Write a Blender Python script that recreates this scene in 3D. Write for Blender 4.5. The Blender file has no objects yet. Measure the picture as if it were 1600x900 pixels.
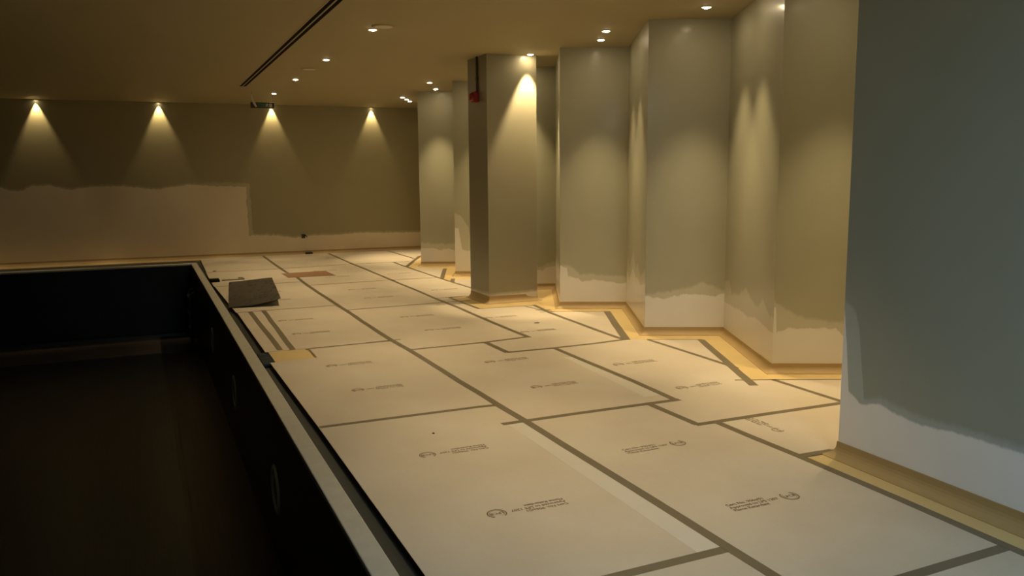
import bpy, bmesh, math, random
from mathutils import Matrix, Vector
random.seed(7)
scene = bpy.context.scene
COL = scene.collection

# ------------------------------------------------------------------ camera, world, exposure
cam_data = bpy.data.cameras.new('camera')
cam_data.sensor_width = 36.0
cam_data.lens = 28.9153
cam_data.clip_start = 0.05
cam = bpy.data.objects.new('camera', cam_data)
COL.objects.link(cam)
R3 = ((0.913266, 0.062758, -0.402501), (-0.407277, 0.120245, -0.905354), (-0.008419, 0.990759, 0.135376))
cam.matrix_world = Matrix.Translation((0, 0, 1.5)) @ Matrix(R3).to_4x4()
scene.camera = cam
world = bpy.data.worlds.new('world')
scene.world = world
world.use_nodes = True
world.node_tree.nodes['Background'].inputs[0].default_value = (0.0, 0.0, 0.0, 1)
world.node_tree.nodes['Background'].inputs[1].default_value = 0.0
scene.view_settings.view_transform = 'Standard'
scene.view_settings.look = 'None'
scene.view_settings.gamma = 1.0
scene.view_settings.exposure = 1.27
WARM = (1.0, 0.77, 0.44)      # halogen downlights
COOL = (0.62, 0.83, 1.0)
DECK_W, BAY_W, WASH_W = 72.0, 72.0, 32.0
LENS_E = 60.0
COOL_W = 58.0             # added cool fill light behind the photographer, its fixture assumed
H = 2.88
# ------------------------------------------------------------------ materials
def new_mat(name):
    m = bpy.data.materials.new(name)
    m.use_nodes = True
    nt = m.node_tree
    return m, nt, nt.nodes['Principled BSDF']

def N(nt, kind, **kw):
    n = nt.nodes.new(kind)
    for k, v in kw.items():
        setattr(n, k, v)
    return n

def noisy(name, col, rough=0.5, amount=0.08, scale=6.0, bump=0.0, bump_scale=120.0, metallic=0.0, spec=0.5):
    m, nt, b = new_mat(name)
    tc = N(nt, 'ShaderNodeTexCoord')
    nz = N(nt, 'ShaderNodeTexNoise'); nz.inputs['Scale'].default_value = scale; nz.inputs['Detail'].default_value = 5
    nt.links.new(tc.outputs['Object'], nz.inputs['Vector'])
    mr = N(nt, 'ShaderNodeMapRange')
    mr.inputs['To Min'].default_value = 1 - amount; mr.inputs['To Max'].default_value = 1 + amount
    nt.links.new(nz.outputs['Fac'], mr.inputs['Value'])
    mx = N(nt, 'ShaderNodeMix', data_type='RGBA', blend_type='MULTIPLY')
    mx.inputs[0].default_value = 1
    mx.inputs[6].default_value = (*col, 1)
    nt.links.new(mr.outputs['Result'], mx.inputs[7])
    nt.links.new(mx.outputs[2], b.inputs['Base Color'])
    b.inputs['Roughness'].default_value = rough
    b.inputs['Metallic'].default_value = metallic
    b.inputs['Specular IOR Level'].default_value = spec
    if bump:
        n2 = N(nt, 'ShaderNodeTexNoise'); n2.inputs['Scale'].default_value = bump_scale; n2.inputs['Detail'].default_value = 3
        nt.links.new(tc.outputs['Object'], n2.inputs['Vector'])
        bp = N(nt, 'ShaderNodeBump'); bp.inputs['Strength'].default_value = bump; bp.inputs['Distance'].default_value = 0.004
        nt.links.new(n2.outputs['Fac'], bp.inputs['Height'])
        nt.links.new(bp.outputs['Normal'], b.inputs['Normal'])
    return m

def emit(name, col, strength):
    m, nt, b = new_mat(name)
    b.inputs['Base Color'].default_value = (*col, 1)
    b.inputs['Emission Color'].default_value = (*col, 1)
    b.inputs['Emission Strength'].default_value = strength
    return m

SAGE = (0.37, 0.355, 0.25)
MIDC = (0.49, 0.47, 0.365)
PRIM = (0.69, 0.66, 0.60)

def curve_node(nt, pts, L, hmax):
    fc = N(nt, 'ShaderNodeFloatCurve')
    c = fc.mapping.curves[0]
    P = []
    for u, h in sorted(pts):
        x = min(max(u / L, 0.0), 1.0)
        if P and x - P[-1][0] < 0.0008: x = P[-1][0] + 0.0008
        if x <= 1.0: P.append((x, min(max(h / hmax, 0), 1)))
    if P[0][0] > 0: P.insert(0, (0.0, P[0][1]))
    if P[-1][0] < 1: P.append((1.0, P[-1][1]))
    c.points[0].location = P[0]; c.points[1].location = P[-1]
    for p in P[1:-1]: c.points.new(*p)
    for p in c.points: p.handle_type = 'VECTOR'
    fc.mapping.update()
    return fc

def paint(name, L, prim, mid=None, rough=0.33, wav=0.02, scale=14.0, coat=0.0, step=None, SAGE=SAGE, MIDC=MIDC, PRIM=PRIM):
    """Sage wall paint over white primer; the brushed edge follows prim (u,height) and a thin first coat follows mid."""
    m, nt, b = new_mat(name)
    uv = N(nt, 'ShaderNodeUVMap'); uv.uv_map = 'UVMap'
    sp = N(nt, 'ShaderNodeSeparateXYZ')
    nt.links.new(uv.outputs['UV'], sp.inputs[0])
    dv = N(nt, 'ShaderNodeMath', operation='DIVIDE'); dv.inputs[1].default_value = L
    nt.links.new(sp.outputs['X'], dv.inputs[0])
    mp = N(nt, 'ShaderNodeMapping'); mp.inputs['Scale'].default_value = (1.0, 0.45, 1)
    nt.links.new(uv.outputs['UV'], mp.inputs['Vector'])
    nz = N(nt, 'ShaderNodeTexNoise'); nz.inputs['Scale'].default_value = scale; nz.inputs['Detail'].default_value = 6; nz.inputs['Roughness'].default_value = 0.62
    nt.links.new(mp.outputs['Vector'], nz.inputs['Vector'])
    def mask(pts, soft, amp, du=0.0):
        fc = curve_node(nt, pts, L, 2.0)
        nt.links.new(dv.outputs[0], fc.inputs['Value'])
        hsrc = fc.outputs[0]
        if step:            # the primer drops by step[1] past u = step[0], with a brushed vertical edge
            un = N(nt, 'ShaderNodeMath', operation='MULTIPLY_ADD'); un.inputs[1].default_value = 0.10
            nt.links.new(nz.outputs['Fac'], un.inputs[0]); nt.links.new(sp.outputs['X'], un.inputs[2])
            sr = N(nt, 'ShaderNodeMapRange', interpolation_type='SMOOTHSTEP')
            sr.inputs['From Min'].default_value = step[0] + du + 0.05 - 0.008; sr.inputs['From Max'].default_value = step[0] + du + 0.05 + 0.008
            sr.inputs['To Max'].default_value = -step[1] / 2.0
            nt.links.new(un.outputs[0], sr.inputs['Value'])
            ad = N(nt, 'ShaderNodeMath', operation='ADD')
            nt.links.new(hsrc, ad.inputs[0]); nt.links.new(sr.outputs['Result'], ad.inputs[1]); hsrc = ad.outputs[0]
        a = N(nt, 'ShaderNodeMath', operation='MULTIPLY_ADD'); a.inputs[1].default_value = -2.0
        nt.links.new(hsrc, a.inputs[0]); nt.links.new(sp.outputs['Y'], a.inputs[2])     # height above the edge
        s = N(nt, 'ShaderNodeMath', operation='MULTIPLY_ADD'); s.inputs[1].default_value = amp * 2
        nt.links.new(nz.outputs['Fac'], s.inputs[0]); nt.links.new(a.outputs[0], s.inputs[2])
        s2 = N(nt, 'ShaderNodeMath', operation='SUBTRACT'); s2.inputs[1].default_value = amp
        nt.links.new(s.outputs[0], s2.inputs[0])
        r = N(nt, 'ShaderNodeMapRange', interpolation_type='SMOOTHSTEP')
        r.inputs['From Min'].default_value = -soft; r.inputs['From Max'].default_value = soft
        nt.links.new(s2.outputs[0], r.inputs['Value'])
        return r.outputs['Result']
    if mid is None: mid = [(u, h + 0.05) for u, h in prim]
    f1 = mask(prim, 0.008, wav)
    f2 = mask(mid, 0.02, wav * 1.3, 0.07)
    m1 = N(nt, 'ShaderNodeMix', data_type='RGBA'); m1.inputs[6].default_value = (*PRIM, 1); m1.inputs[7].default_value = (*MIDC, 1)
    nt.links.new(f1, m1.inputs[0])
    m2 = N(nt, 'ShaderNodeMix', data_type='RGBA'); m2.inputs[7].default_value = (*SAGE, 1)
    fm = N(nt, 'ShaderNodeMath', operation='MULTIPLY'); nt.links.new(f1, fm.inputs[0]); nt.links.new(f2, fm.inputs[1])
    nt.links.new(fm.outputs[0], m2.inputs[0]); nt.links.new(m1.outputs[2], m2.inputs[6])
    n2 = N(nt, 'ShaderNodeTexNoise'); n2.inputs['Scale'].default_value = 3.0; n2.inputs['Detail'].default_value = 4
    nt.links.new(uv.outputs['UV'], n2.inputs['Vector'])
    mr = N(nt, 'ShaderNodeMapRange'); mr.inputs['To Min'].default_value = 0.95; mr.inputs['To Max'].default_value = 1.05
    nt.links.new(n2.outputs['Fac'], mr.inputs['Value'])
    mm = N(nt, 'ShaderNodeMix', data_type='RGBA', blend_type='MULTIPLY'); mm.inputs[0].default_value = 1
    nt.links.new(m2.outputs[2], mm.inputs[6]); nt.links.new(mr.outputs['Result'], mm.inputs[7])
    nt.links.new(mm.outputs[2], b.inputs['Base Color'])
    rr = N(nt, 'ShaderNodeMapRange'); rr.inputs['To Min'].default_value = 0.6; rr.inputs['To Max'].default_value = rough
    nt.links.new(f1, rr.inputs['Value']); nt.links.new(rr.outputs['Result'], b.inputs['Roughness'])
    b.inputs['Coat Weight'].default_value = coat; b.inputs['Coat Roughness'].default_value = 0.16
    # faint roller texture
    n3 = N(nt, 'ShaderNodeTexNoise'); n3.inputs['Scale'].default_value = 160; n3.inputs['Detail'].default_value = 2
    nt.links.new(uv.outputs['UV'], n3.inputs['Vector'])
    bp = N(nt, 'ShaderNodeBump'); bp.inputs['Strength'].default_value = 0.06; bp.inputs['Distance'].default_value = 0.003
    nt.links.new(n3.outputs['Fac'], bp.inputs['Height']); nt.links.new(bp.outputs['Normal'], b.inputs['Normal'])
    return m

def board_mat():
    m, nt, b = new_mat('protection_board_paper')
    tc = N(nt, 'ShaderNodeTexCoord')
    nz = N(nt, 'ShaderNodeTexNoise'); nz.inputs['Scale'].default_value = 1.6; nz.inputs['Detail'].default_value = 5
    nt.links.new(tc.outputs['Object'], nz.inputs['Vector'])
    cr = N(nt, 'ShaderNodeValToRGB')
    cr.color_ramp.elements[0].position = 0.3; cr.color_ramp.elements[0].color = (0.485, 0.41, 0.31, 1)
    cr.color_ramp.elements[1].position = 0.7; cr.color_ramp.elements[1].color = (0.54, 0.475, 0.37, 1)
    nt.links.new(nz.outputs['Fac'], cr.inputs['Fac'])
    n2 = N(nt, 'ShaderNodeTexNoise'); n2.inputs['Scale'].default_value = 60; n2.inputs['Detail'].default_value = 3
    nt.links.new(tc.outputs['Object'], n2.inputs['Vector'])
    mr = N(nt, 'ShaderNodeMapRange'); mr.inputs['To Min'].default_value = 0.96; mr.inputs['To Max'].default_value = 1.04
    nt.links.new(n2.outputs['Fac'], mr.inputs['Value'])
    mx = N(nt, 'ShaderNodeMix', data_type='RGBA', blend_type='MULTIPLY'); mx.inputs[0].default_value = 1
    nt.links.new(cr.outputs['Color'], mx.inputs[6]); nt.links.new(mr.outputs['Result'], mx.inputs[7])
    nt.links.new(mx.outputs[2], b.inputs['Base Color'])
    b.inputs['Roughness'].default_value = 0.55
    bp = N(nt, 'ShaderNodeBump'); bp.inputs['Strength'].default_value = 0.25; bp.inputs['Distance'].default_value = 0.01
    n4 = N(nt, 'ShaderNodeTexNoise'); n4.inputs['Scale'].default_value = 3.5
    nt.links.new(tc.outputs['Object'], n4.inputs['Vector'])
    nt.links.new(n4.outputs['Fac'], bp.inputs['Height']); nt.links.new(bp.outputs['Normal'], b.inputs['Normal'])
    return m

def mosaic_mat():
    m, nt, b = new_mat('dark_pool_mosaic')
    uv = N(nt, 'ShaderNodeUVMap'); uv.uv_map = 'UVMap'
    br = N(nt, 'ShaderNodeTexBrick')
    br.offset = 0.0
    br.inputs['Color1'].default_value = (0.0075, 0.0095, 0.007, 1)
    br.inputs['Color2'].default_value = (0.005, 0.0068, 0.0055, 1)
    br.inputs['Mortar'].default_value = (0.006, 0.006, 0.0055, 1)
    br.inputs['Scale'].default_value = 1.0
    br.inputs['Mortar Size'].default_value = 0.0025
    br.inputs['Mortar Smooth'].default_value = 0.3
    br.inputs['Brick Width'].default_value = 0.05
    br.inputs['Row Height'].default_value = 0.05
    nt.links.new(uv.outputs['UV'], br.inputs['Vector'])
    nt.links.new(br.outputs['Color'], b.inputs['Base Color'])
    b.inputs['Roughness'].default_value = 0.35; b.inputs['Specular IOR Level'].default_value = 0.3
    bp = N(nt, 'ShaderNodeBump'); bp.inputs['Strength'].default_value = 0.6; bp.inputs['Distance'].default_value = 0.004; bp.invert = True
    nt.links.new(br.outputs['Fac'], bp.inputs['Height']); nt.links.new(bp.outputs['Normal'], b.inputs['Normal'])
    return m

M = {}
M['board'] = board_mat()
M['mosaic'] = mosaic_mat()
M['tape'] = noisy('brown_tape', (0.15, 0.12, 0.072), 0.38, 0.12, 9)
M['paletape'] = noisy('pale_tape_band', (0.575, 0.525, 0.44), 0.35, 0.05, 5)
M['print'] = noisy('print_ink', (0.15, 0.09, 0.038), 0.7, 0.25, 40)
M['vinyl'] = noisy('yellow_vinyl_floor', (0.58, 0.43, 0.19), 0.42, 0.07, 5, 0.08, 90)
M['cove'] = noisy('coved_vinyl_skirting', (0.37, 0.255, 0.105), 0.6, 0.08, 6)
M['ceiling'] = noisy('ceiling_paint', (0.39, 0.335, 0.20), 0.75, 0.04, 1.2, 0.04, 120)
M['stone'] = noisy('coping_stone', (0.42, 0.40, 0.33), 0.45, 0.14, 14, 0.2, 60)
M['gutter'] = noisy('dark_gutter', (0.014, 0.021, 0.021), 0.4, 0.2, 12)
M['black'] = noisy('black_recess', (0.010, 0.008, 0.007), 0.9, 0.1, 10, spec=0.05)
M['whitem'] = noisy('white_fitting', (0.62, 0.58, 0.48), 0.45, 0.03, 10)
M['lens'] = emit('lamp_lens', (1.0, 0.80, 0.50), LENS_E)
M['sheet'] = noisy('grey_rubber_sheet', (0.135, 0.12, 0.09), 0.42, 0.35, 1.7, 0.1, 30)
M['sheet_under'] = noisy('sheet_underside_shade', (0.015, 0.009, 0.009), 0.9, 0.1, 8)  # underside and rim darkened to paint in the shade under the lifted corner
M['card'] = noisy('rust_brown_card', (0.23, 0.12, 0.05), 0.6, 0.2, 5)
M['steel'] = noisy('steel', (0.14, 0.15, 0.145), 0.4, 0.06, 20, metallic=0.9)
M['ringwhite'] = noisy('dull_white_ring', (0.42, 0.52, 0.52), 0.4, 0.05, 20)
M['glass'] = noisy('niche_glass', (0.05, 0.06, 0.06), 0.1, 0.05, 20)
M['red'] = noisy('red_plastic', (0.30, 0.02, 0.012), 0.4, 0.06, 20)
M['darkcable'] = noisy('dark_conduit', (0.045, 0.05, 0.03), 0.5, 0.1, 20)
M['exitgreen'] = noisy('exit_green', (0.025, 0.10, 0.045), 0.4, 0.06, 20)
M['exitwhite'] = noisy('exit_white', (0.55, 0.55, 0.48), 0.5, 0.04, 20)
M['frame'] = noisy('dark_frame', (0.035, 0.03, 0.025), 0.5, 0.1, 20)
M['darkwall'] = noisy('dark_bounce_cut', (0.05, 0.042, 0.03), 0.5, 0.15, 3)  # unseen left and rear walls coloured dark to cut bounced light
M['roomdark'] = paint('paint_plain', 10.0, [(0, 0.36), (2, 0.40), (4, 0.33), (7, 0.38), (10, 0.35)])

# ------------------------------------------------------------------ builders
def tag(o, label=None, cat=None, group=None, kind=None):
    if label: o['label'] = label
    if cat: o['category'] = cat
    if group: o['group'] = group
    if kind: o['kind'] = kind
    return o

def link(name, me, parent=None):
    o = bpy.data.objects.new(name, me)
    COL.objects.link(o)
    if parent: o.parent = parent
    return o

def obj(name, bm, mats, parent=None, loc=None):
    me = bpy.data.meshes.new(name)
    bm.normal_update()
    bm.to_mesh(me); bm.free()
    for m in (mats if isinstance(mats, (list, tuple)) else [mats]): me.materials.append(m)
    o = link(name, me, parent)
    if loc: o.location = loc
    return o

def empty(name, loc, rz=0.0):
    o = bpy.data.objects.new(name, None)
    o.empty_display_size = 0.05
    COL.objects.link(o); o.location = loc; o.rotation_euler = (0, 0, rz)
    return o

def add_box(bm, x0, x1, y0, y1, z0, z1, bevel=0.0, mi=0):
    vs = [bm.verts.new((x, y, z)) for z in (z0, z1) for y in (y0, y1) for x in (x0, x1)]
    fs = []
    for f in ((0, 2, 3, 1), (4, 5, 7, 6), (0, 1, 5, 4), (2, 6, 7, 3), (0, 4, 6, 2), (1, 3, 7, 5)):
        fc = bm.faces.new([vs[i] for i in f]); fc.material_index = mi; fs.append(fc)
    if bevel:
        bmesh.ops.bevel(bm, geom=list({e for f in fs for e in f.edges}), offset=bevel, segments=2, affect='EDGES', profile=0.5)
    return fs

def ccw(P):
    a = sum(P[i][0] * P[(i + 1) % len(P)][1] - P[(i + 1) % len(P)][0] * P[i][1] for i in range(len(P)))
    return P if a > 0 else P[::-1]

def add_prism(bm, P, z0, z1, mi=0):
    P = ccw(P)
    lo = [bm.verts.new((x, y, z0)) for x, y in P]; hi = [bm.verts.new((x, y, z1)) for x, y in P]
    n = len(P)
    fs = [bm.faces.new(hi), bm.faces.new(lo[::-1])]
    for i in range(n): fs.append(bm.faces.new((lo[i], lo[(i + 1) % n], hi[(i + 1) % n], hi[i])))
    for f in fs: f.material_index = mi
    return fs

def add_lathe(bm, prof, seg=24, mi=0, axis='Z'):
    rings = []
    for r, z in prof:
        if r <= 1e-6: rings.append([bm.verts.new((0, 0, z))])
        else: rings.append([bm.verts.new((r * math.cos(2 * math.pi * k / seg), r * math.sin(2 * math.pi * k / seg), z)) for k in range(seg)])
    for a, b in zip(rings, rings[1:]):
        for k in range(seg):
            k2 = (k + 1) % seg
            if len(a) == 1 and len(b) == 1: continue
            if len(a) == 1: f = bm.faces.new((a[0], b[k2], b[k]))
            elif len(b) == 1: f = bm.faces.new((a[k], a[k2], b[0]))
            else: f = bm.faces.new((a[k], a[k2], b[k2], b[k]))
            f.material_index = mi; f.smooth = True
    bmesh.ops.recalc_face_normals(bm, faces=bm.faces[:])

def add_tube(bm, pts, r, seg=10):
    pts = [Vector(p) for p in pts]
    prev = None
    rings = []
    for i, p in enumerate(pts):
        d = (pts[min(i + 1, len(pts) - 1)] - pts[max(i - 1, 0)]).normalized()
        a = d.orthogonal().normalized() if prev is None else (prev - d * prev.dot(d)).normalized()
        prev = a; b = d.cross(a)
        rings.append([bm.verts.new(p + r * (math.cos(2 * math.pi * k / seg) * a + math.sin(2 * math.pi * k / seg) * b)) for k in range(seg)])
    for A, B in zip(rings, rings[1:]):
        for k in range(seg):
            f = bm.faces.new((A[k], A[(k + 1) % seg], B[(k + 1) % seg], B[k])); f.smooth = True
    bm.faces.new(rings[0][::-1]); bm.faces.new(rings[-1])

def wall_solid(name, face_pts, outer_pts, mats, z0=0.0, z1=None):
    """A wall block: the visible run of faces (one material and one 0..L, height UV each), closed behind by outer_pts."""
    z1 = H if z1 is None else z1
    bm = bmesh.new(); uvl = bm.loops.layers.uv.new('UVMap')
    P = face_pts + outer_pts
    n = len(P)
    lo = [bm.verts.new((x, y, z0)) for x, y in P]; hi = [bm.verts.new((x, y, z1)) for x, y in P]
    for i in range(n):
        j = (i + 1) % n
        f = bm.faces.new((lo[i], lo[j], hi[j], hi[i]))
        L = math.dist(P[i], P[j])
        for lp, (u, v) in zip(f.loops, ((0, z0), (L, z0), (L, z1), (0, z1))): lp[uvl].uv = (u, v)
        f.material_index = i if i < len(face_pts) - 1 else len(mats) - 1
    bm.faces.new(hi); bm.faces.new(lo)
    bmesh.ops.recalc_face_normals(bm, faces=bm.faces[:])
    return tag(obj(name, bm, mats), kind='structure')

def offset_line(P, d):
    """Offset an open polyline to its left by d with mitred corners."""
    out = []
    for i, p in enumerate(P):
        ns = []
        for a, b in ((i - 1, i), (i, i + 1)):
            if a < 0 or b >= len(P): continue
            t = Vector((P[b][0] - P[a][0], P[b][1] - P[a][1])).normalized(); ns.append(Vector((-t.y, t.x)))
        m = sum(ns, Vector((0, 0))).normalized()
        k = d / max(0.3, m.dot(ns[0]))
        out.append((p[0] + m.x * k, p[1] + m.y * k))
    return out

def skirting(name, P, side=1, h=0.072, r=0.05):
    """Coved vinyl skirting along polyline P; the room is to the left when side is 1."""
    prof = [(0.0, h), (0.005, h), (0.006, r + 0.004)]
    for k in range(1, 7):
        a = math.pi / 2 * k / 6
        prof.append((0.006 + r * (1 - math.cos(a)), 0.003 + r * (1 - math.sin(a))))
    prof.append((0.006 + r, 0.0))
    bm = bmesh.new(); rows = []
    for d, z in prof:
        rows.append([bm.verts.new((x, y, z)) for x, y in offset_line(P, side * d)])
    for A, B in zip(rows, rows[1:]):
        for i in range(len(P) - 1):
            f = bm.faces.new((A[i], A[i + 1], B[i + 1], B[i]))
    bmesh.ops.recalc_face_normals(bm, faces=bm.faces[:])
    return tag(obj(name, bm, M['cove']), kind='structure')

# ------------------------------------------------------------------ the room
CX = [(4.28, 4.78), (4.25, 6.48), (4.26, 8.24), (4.25, 9.96), (4.25, 11.66), (4.22, 13.26)]
DX = [(4.92, 4.46), (4.91, 6.15), (4.93, 7.90), (4.95, 9.70), (4.90, 11.35), (4.87, 12.94)]
def back_y(x): return 16.60 - 0.029 * x

# pool: inner edge x = 0.70, far end y = 15.55
PX, PY0, PY1, PL = 0.70, 0.7, 15.55, -5.2
XG0, XG1 = 0.80, 0.905          # gutter along the deck
YG0, YG1 = 15.70, 16.14         # gutter beyond the far end
bm = bmesh.new()
add_prism(bm, [(XG1, -3.6), (6.6, -3.6), (6.6, 17.2), (XG1, 17.2)], -0.16, 0.0)
add_prism(bm, [(-6.0, YG1), (XG1, YG1), (XG1, 17.2), (-6.0, 17.2)], -0.16, 0.0)
add_prism(bm, [(-6.0, -3.6), (XG1, -3.6), (XG1, 0.5), (-6.0, 0.5)], -0.16, 0.0)
tag(obj('floor', bm, M['vinyl']), kind='structure')

bm = bmesh.new()
add_box(bm, PX, XG0, 0.5, YG0, -0.03, 0.0, 0.006)
add_box(bm, PL, PX, PY1, YG0, -0.03, 0.0, 0.006)
add_box(bm, PL, PX, 0.5, PY0, -0.03, 0.0, 0.006)
tag(obj('pool_coping', bm, M['stone']), kind='structure')
bm = bmesh.new()
add_box(bm, XG0, XG1, 0.5, YG1, -0.16, -0.032)
add_box(bm, PL, XG0, YG0, YG1, -0.16, -0.006)
tag(obj('overflow_gutter', bm, M['gutter']), kind='structure')

# pool basin: mosaic walls, floor that falls towards the far end, low ledge at its foot
bm = bmesh.new(); uvl = bm.loops.layers.uv.new('UVMap')
zf0, zf1 = -1.05, -1.27
def quad(pts, uvs):
    f = bm.faces.new([bm.verts.new(p) for p in pts])
    for lp, w in zip(f.loops, uvs): lp[uvl].uv = w
quad([(PX, PY0, -.03), (PX, PY1, -.03), (PX, PY1, zf1), (PX, PY0, zf0)], [(PY0, 0), (PY1, 0), (PY1, zf1), (PY0, zf0)])
quad([(PL, PY1, -.03), (PX, PY1, -.03), (PX, PY1, zf1), (PL, PY1, zf1)], [(PL, 0), (PX, 0), (PX, zf1), (PL, zf1)])
quad([(PL, PY0, -.03), (PX, PY0, -.03), (PX, PY0, zf0), (PL, PY0, zf0)], [(PL, 0), (PX, 0), (PX, zf0), (PL, zf0)])
quad([(PL, PY0, -.03), (PL, PY1, -.03), (PL, PY1, zf1), (PL, PY0, zf0)], [(PY0, 0), (PY1, 0), (PY1, zf1), (PY0, zf0)])
quad([(PL, PY0, zf0), (PX, PY0, zf0), (PX, PY1, zf1), (PL, PY1, zf1)], [(PL, PY0), (PX, PY0), (PX, PY1), (PL, PY1)])
# ledge
quad([(PL, PY1 - .12, -1.20), (PX, PY1 - .12, -1.20), (PX, PY1, -1.18), (PL, PY1, -1.18)], [(PL, 0), (PX, 0), (PX, .12), (PL, .12)])
quad([(PL, PY1 - .12, -1.20), (PX, PY1 - .12, -1.20), (PX, PY1 - .14, zf1), (PL, PY1 - .14, zf1)], [(PL, 0), (PX, 0), (PX, .07), (PL, .07)])
tag(obj('pool_basin', bm, M['mosaic']), kind='structure')

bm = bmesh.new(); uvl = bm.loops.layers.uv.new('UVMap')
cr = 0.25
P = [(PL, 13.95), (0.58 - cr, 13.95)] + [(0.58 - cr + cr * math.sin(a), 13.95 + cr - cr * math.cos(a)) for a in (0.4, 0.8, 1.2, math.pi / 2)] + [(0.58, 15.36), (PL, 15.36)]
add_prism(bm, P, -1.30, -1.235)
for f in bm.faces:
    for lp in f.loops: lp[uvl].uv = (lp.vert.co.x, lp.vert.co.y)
tag(obj('pool_floor_light_strip', bm, noisy('painted_pool_floor_light', (0.055, 0.045, 0.035), 0.35, 0.25, 4)), kind='structure')  # paler slab paints in the wall washers' light on the pool floor

# ceiling slab
bm = bmesh.new()
add_prism(bm, [(-6.0, -3.8), (6.6, -3.8), (6.6, 17.4), (-6.0, 17.4)], H, H + 0.15)
tag(obj('ceiling', bm, M['ceiling']), kind='structure')

# back wall, u measured from x = -6
xs0, xs1 = -6.0, 6.6
def bu(x): return (x - xs0)
ST = 0.95
prim_b = [(bu(x), h) for x, h in ((-6, 1.33), (-4.5, 1.38), (-3.2, 1.32), (-2.24, 1.37), (-2.05, 1.30), (-1.9, 1.31), (-1.8, 1.385), (-1.5, 1.40), (-1.2, 1.31), (-0.9, 1.36),
          (-0.35, 1.37), (0.24, 1.30), (0.5, 1.34), (0.8, 1.385), (1.3, 1.35), (1.78, 1.33), (1.9, .40 + ST), (2.3, 0.385 + ST), (2.68, 0.325 + ST),
          (3.1, 0.36 + ST), (3.44, 0.35 + ST), (3.96, 0.38 + ST), (4.6, 0.36 + ST), (5.25, 0.35 + ST), (6.6, 0.35 + ST))]
mid_b = [(u, h + (0.07 if bu(.8) < u < bu(1.9) else 0.03)) for u, h in prim_b]
m_back = paint('paint_back_wall', 12.6, prim_b, mid_b, step=(bu(1.815), ST), rough=0.42, wav=0.035, scale=12.0, SAGE=(0.335, 0.295, 0.165), MIDC=(0.45, 0.405, 0.26), PRIM=(0.74, 0.64, 0.48))  # paint and primer tinted warmer to carry the warmer light at this end
wall_solid('wall_back', [(xs0, back_y(xs0)), (xs1, back_y(xs1))], [(xs1, 17.3), (xs0, 17.3)], [m_back, M['roomdark']])

# staggered right wall, listed from the far end to the near end
def lenf(a, b): return math.dist(a, b)
def rev(pts, L): return [(L - u, h) for u, h in pts]
FACE = {  # u from the outer corner (C) to the inner corner (D)
    0: ([(0, 0.50), (0.015, 0.50), (0.025, 0.31), (0.11, 0.34), (0.32, 0.34), (0.46, 0.34), (0.52, 0.28), (0.7, 0.33)], [(0, 0.56), (0.02, 0.53), (0.16, 0.45), (0.26, 0.41), (0.51, 0.39), (.72, .4)]),
    1: ([(0.01, 0.37), (0.16, 0.34), (0.25, 0.36), (0.36, 0.38), (0.42, 0.39), (0.55, 0.38), (0.6, 0.375), (0.64, 0.36), (0.72, 0.39)], [(0.01, 0.38), (0.23, 0.41), (0.45, 0.46), (0.54, 0.50), (0.72, 0.42)]),
    2: ([(0.01, 0.48), (0.08, 0.46), (0.09, 0.36), (0.21, 0.34), (0.26, 0.30), (0.37, 0.325), (0.54, 0.30), (0.67, 0.28), (0.74, 0.29)], [(0.01, 0.49), (0.09, 0.49), (0.17, 0.45), (0.22, 0.38), (0.36, 0.39), (0.74, 0.36)]),
    3: ([(0, .3), (0.51, 0.25), (0.57, 0.24), (0.63, 0.29), (0.75, 0.31)], None),
    4: ([(0.01, 0.73), (0.06, 0.72), (0.08, 0.56), (0.11, 0.39), (0.24, 0.38), (.7, .33)], [(0.01, .95), (0.1, .90), (0.2, .75), (0.26, .44), (.7, .4)]),
    5: ([(0.01, 0.30), (0.24, 0.30), (0.31, 0.27), (0.46, 0.29), (0.59, 0.25)], [(0.01, 0.40), (0.24, 0.37), (0.59, 0.38)]),
}
SIDE = {  # u from the inner corner (D of the bay) to the nearer outer corner; index = C index
    0: ([(0, 0.31), (0.49, 0.32), (0.86, 0.31), (0.99, 0.34), (1.26, 0.32), (1.44, 0.30)], [(0, 0.50), (0.17, 0.54), (0.25, 0.42), (0.52, 0.46), (0.72, 0.54), (0.98, 0.44), (1.09, 0.44), (1.22, 0.52), (1.4, 0.42)]),
    1: ([(0, 0.26), (0.05, 0.45), (0.25, 0.36), (0.59, 0.53), (0.82, 0.45), (1.0, 0.47), (1.19, 0.42), (1.51, 0.48)], [(0, 0.40), (0.1, 0.58), (0.3, 0.50), (0.6, 0.70), (0.82, 0.55), (1.0, 0.62), (1.2, 0.5), (1.51, 0.6)]),
}
run = [(5.75, back_y(5.75) + 0.05)]; mats = []
for k in (5, 4, 3, 2, 1, 0):
    a = run[-1]; c = CX[k]; d = DX[k]
    L = lenf(a, c)
    pr, md = SIDE.get(k, ([(0, .35), (.3, .42), (.7, .34), (1.1, .45), (1.4, .40)], None))
    mats.append(paint('paint_bay_side', L, pr, md, rough=0.40, wav=0.03, scale=18, coat=0.6)); run.append(c)
    L = lenf(c, d); pr, md = FACE[k]
    mats.append(paint('paint_bay_face', L, pr, md, rough=0.45, wav=0.028, scale=20, coat=0.12)); run.append(d)
run.append((4.30, 3.17)); mats.append(paint('paint_bay_side', lenf(DX[0], (4.3, 3.17)), [(0, .33), (1.4, .36)], None, rough=0.27))
right_run = run
wall_solid('wall_right', run, [(6.6, 3.17), (6.6, 17.0)], mats + [M['roomdark']])

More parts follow.
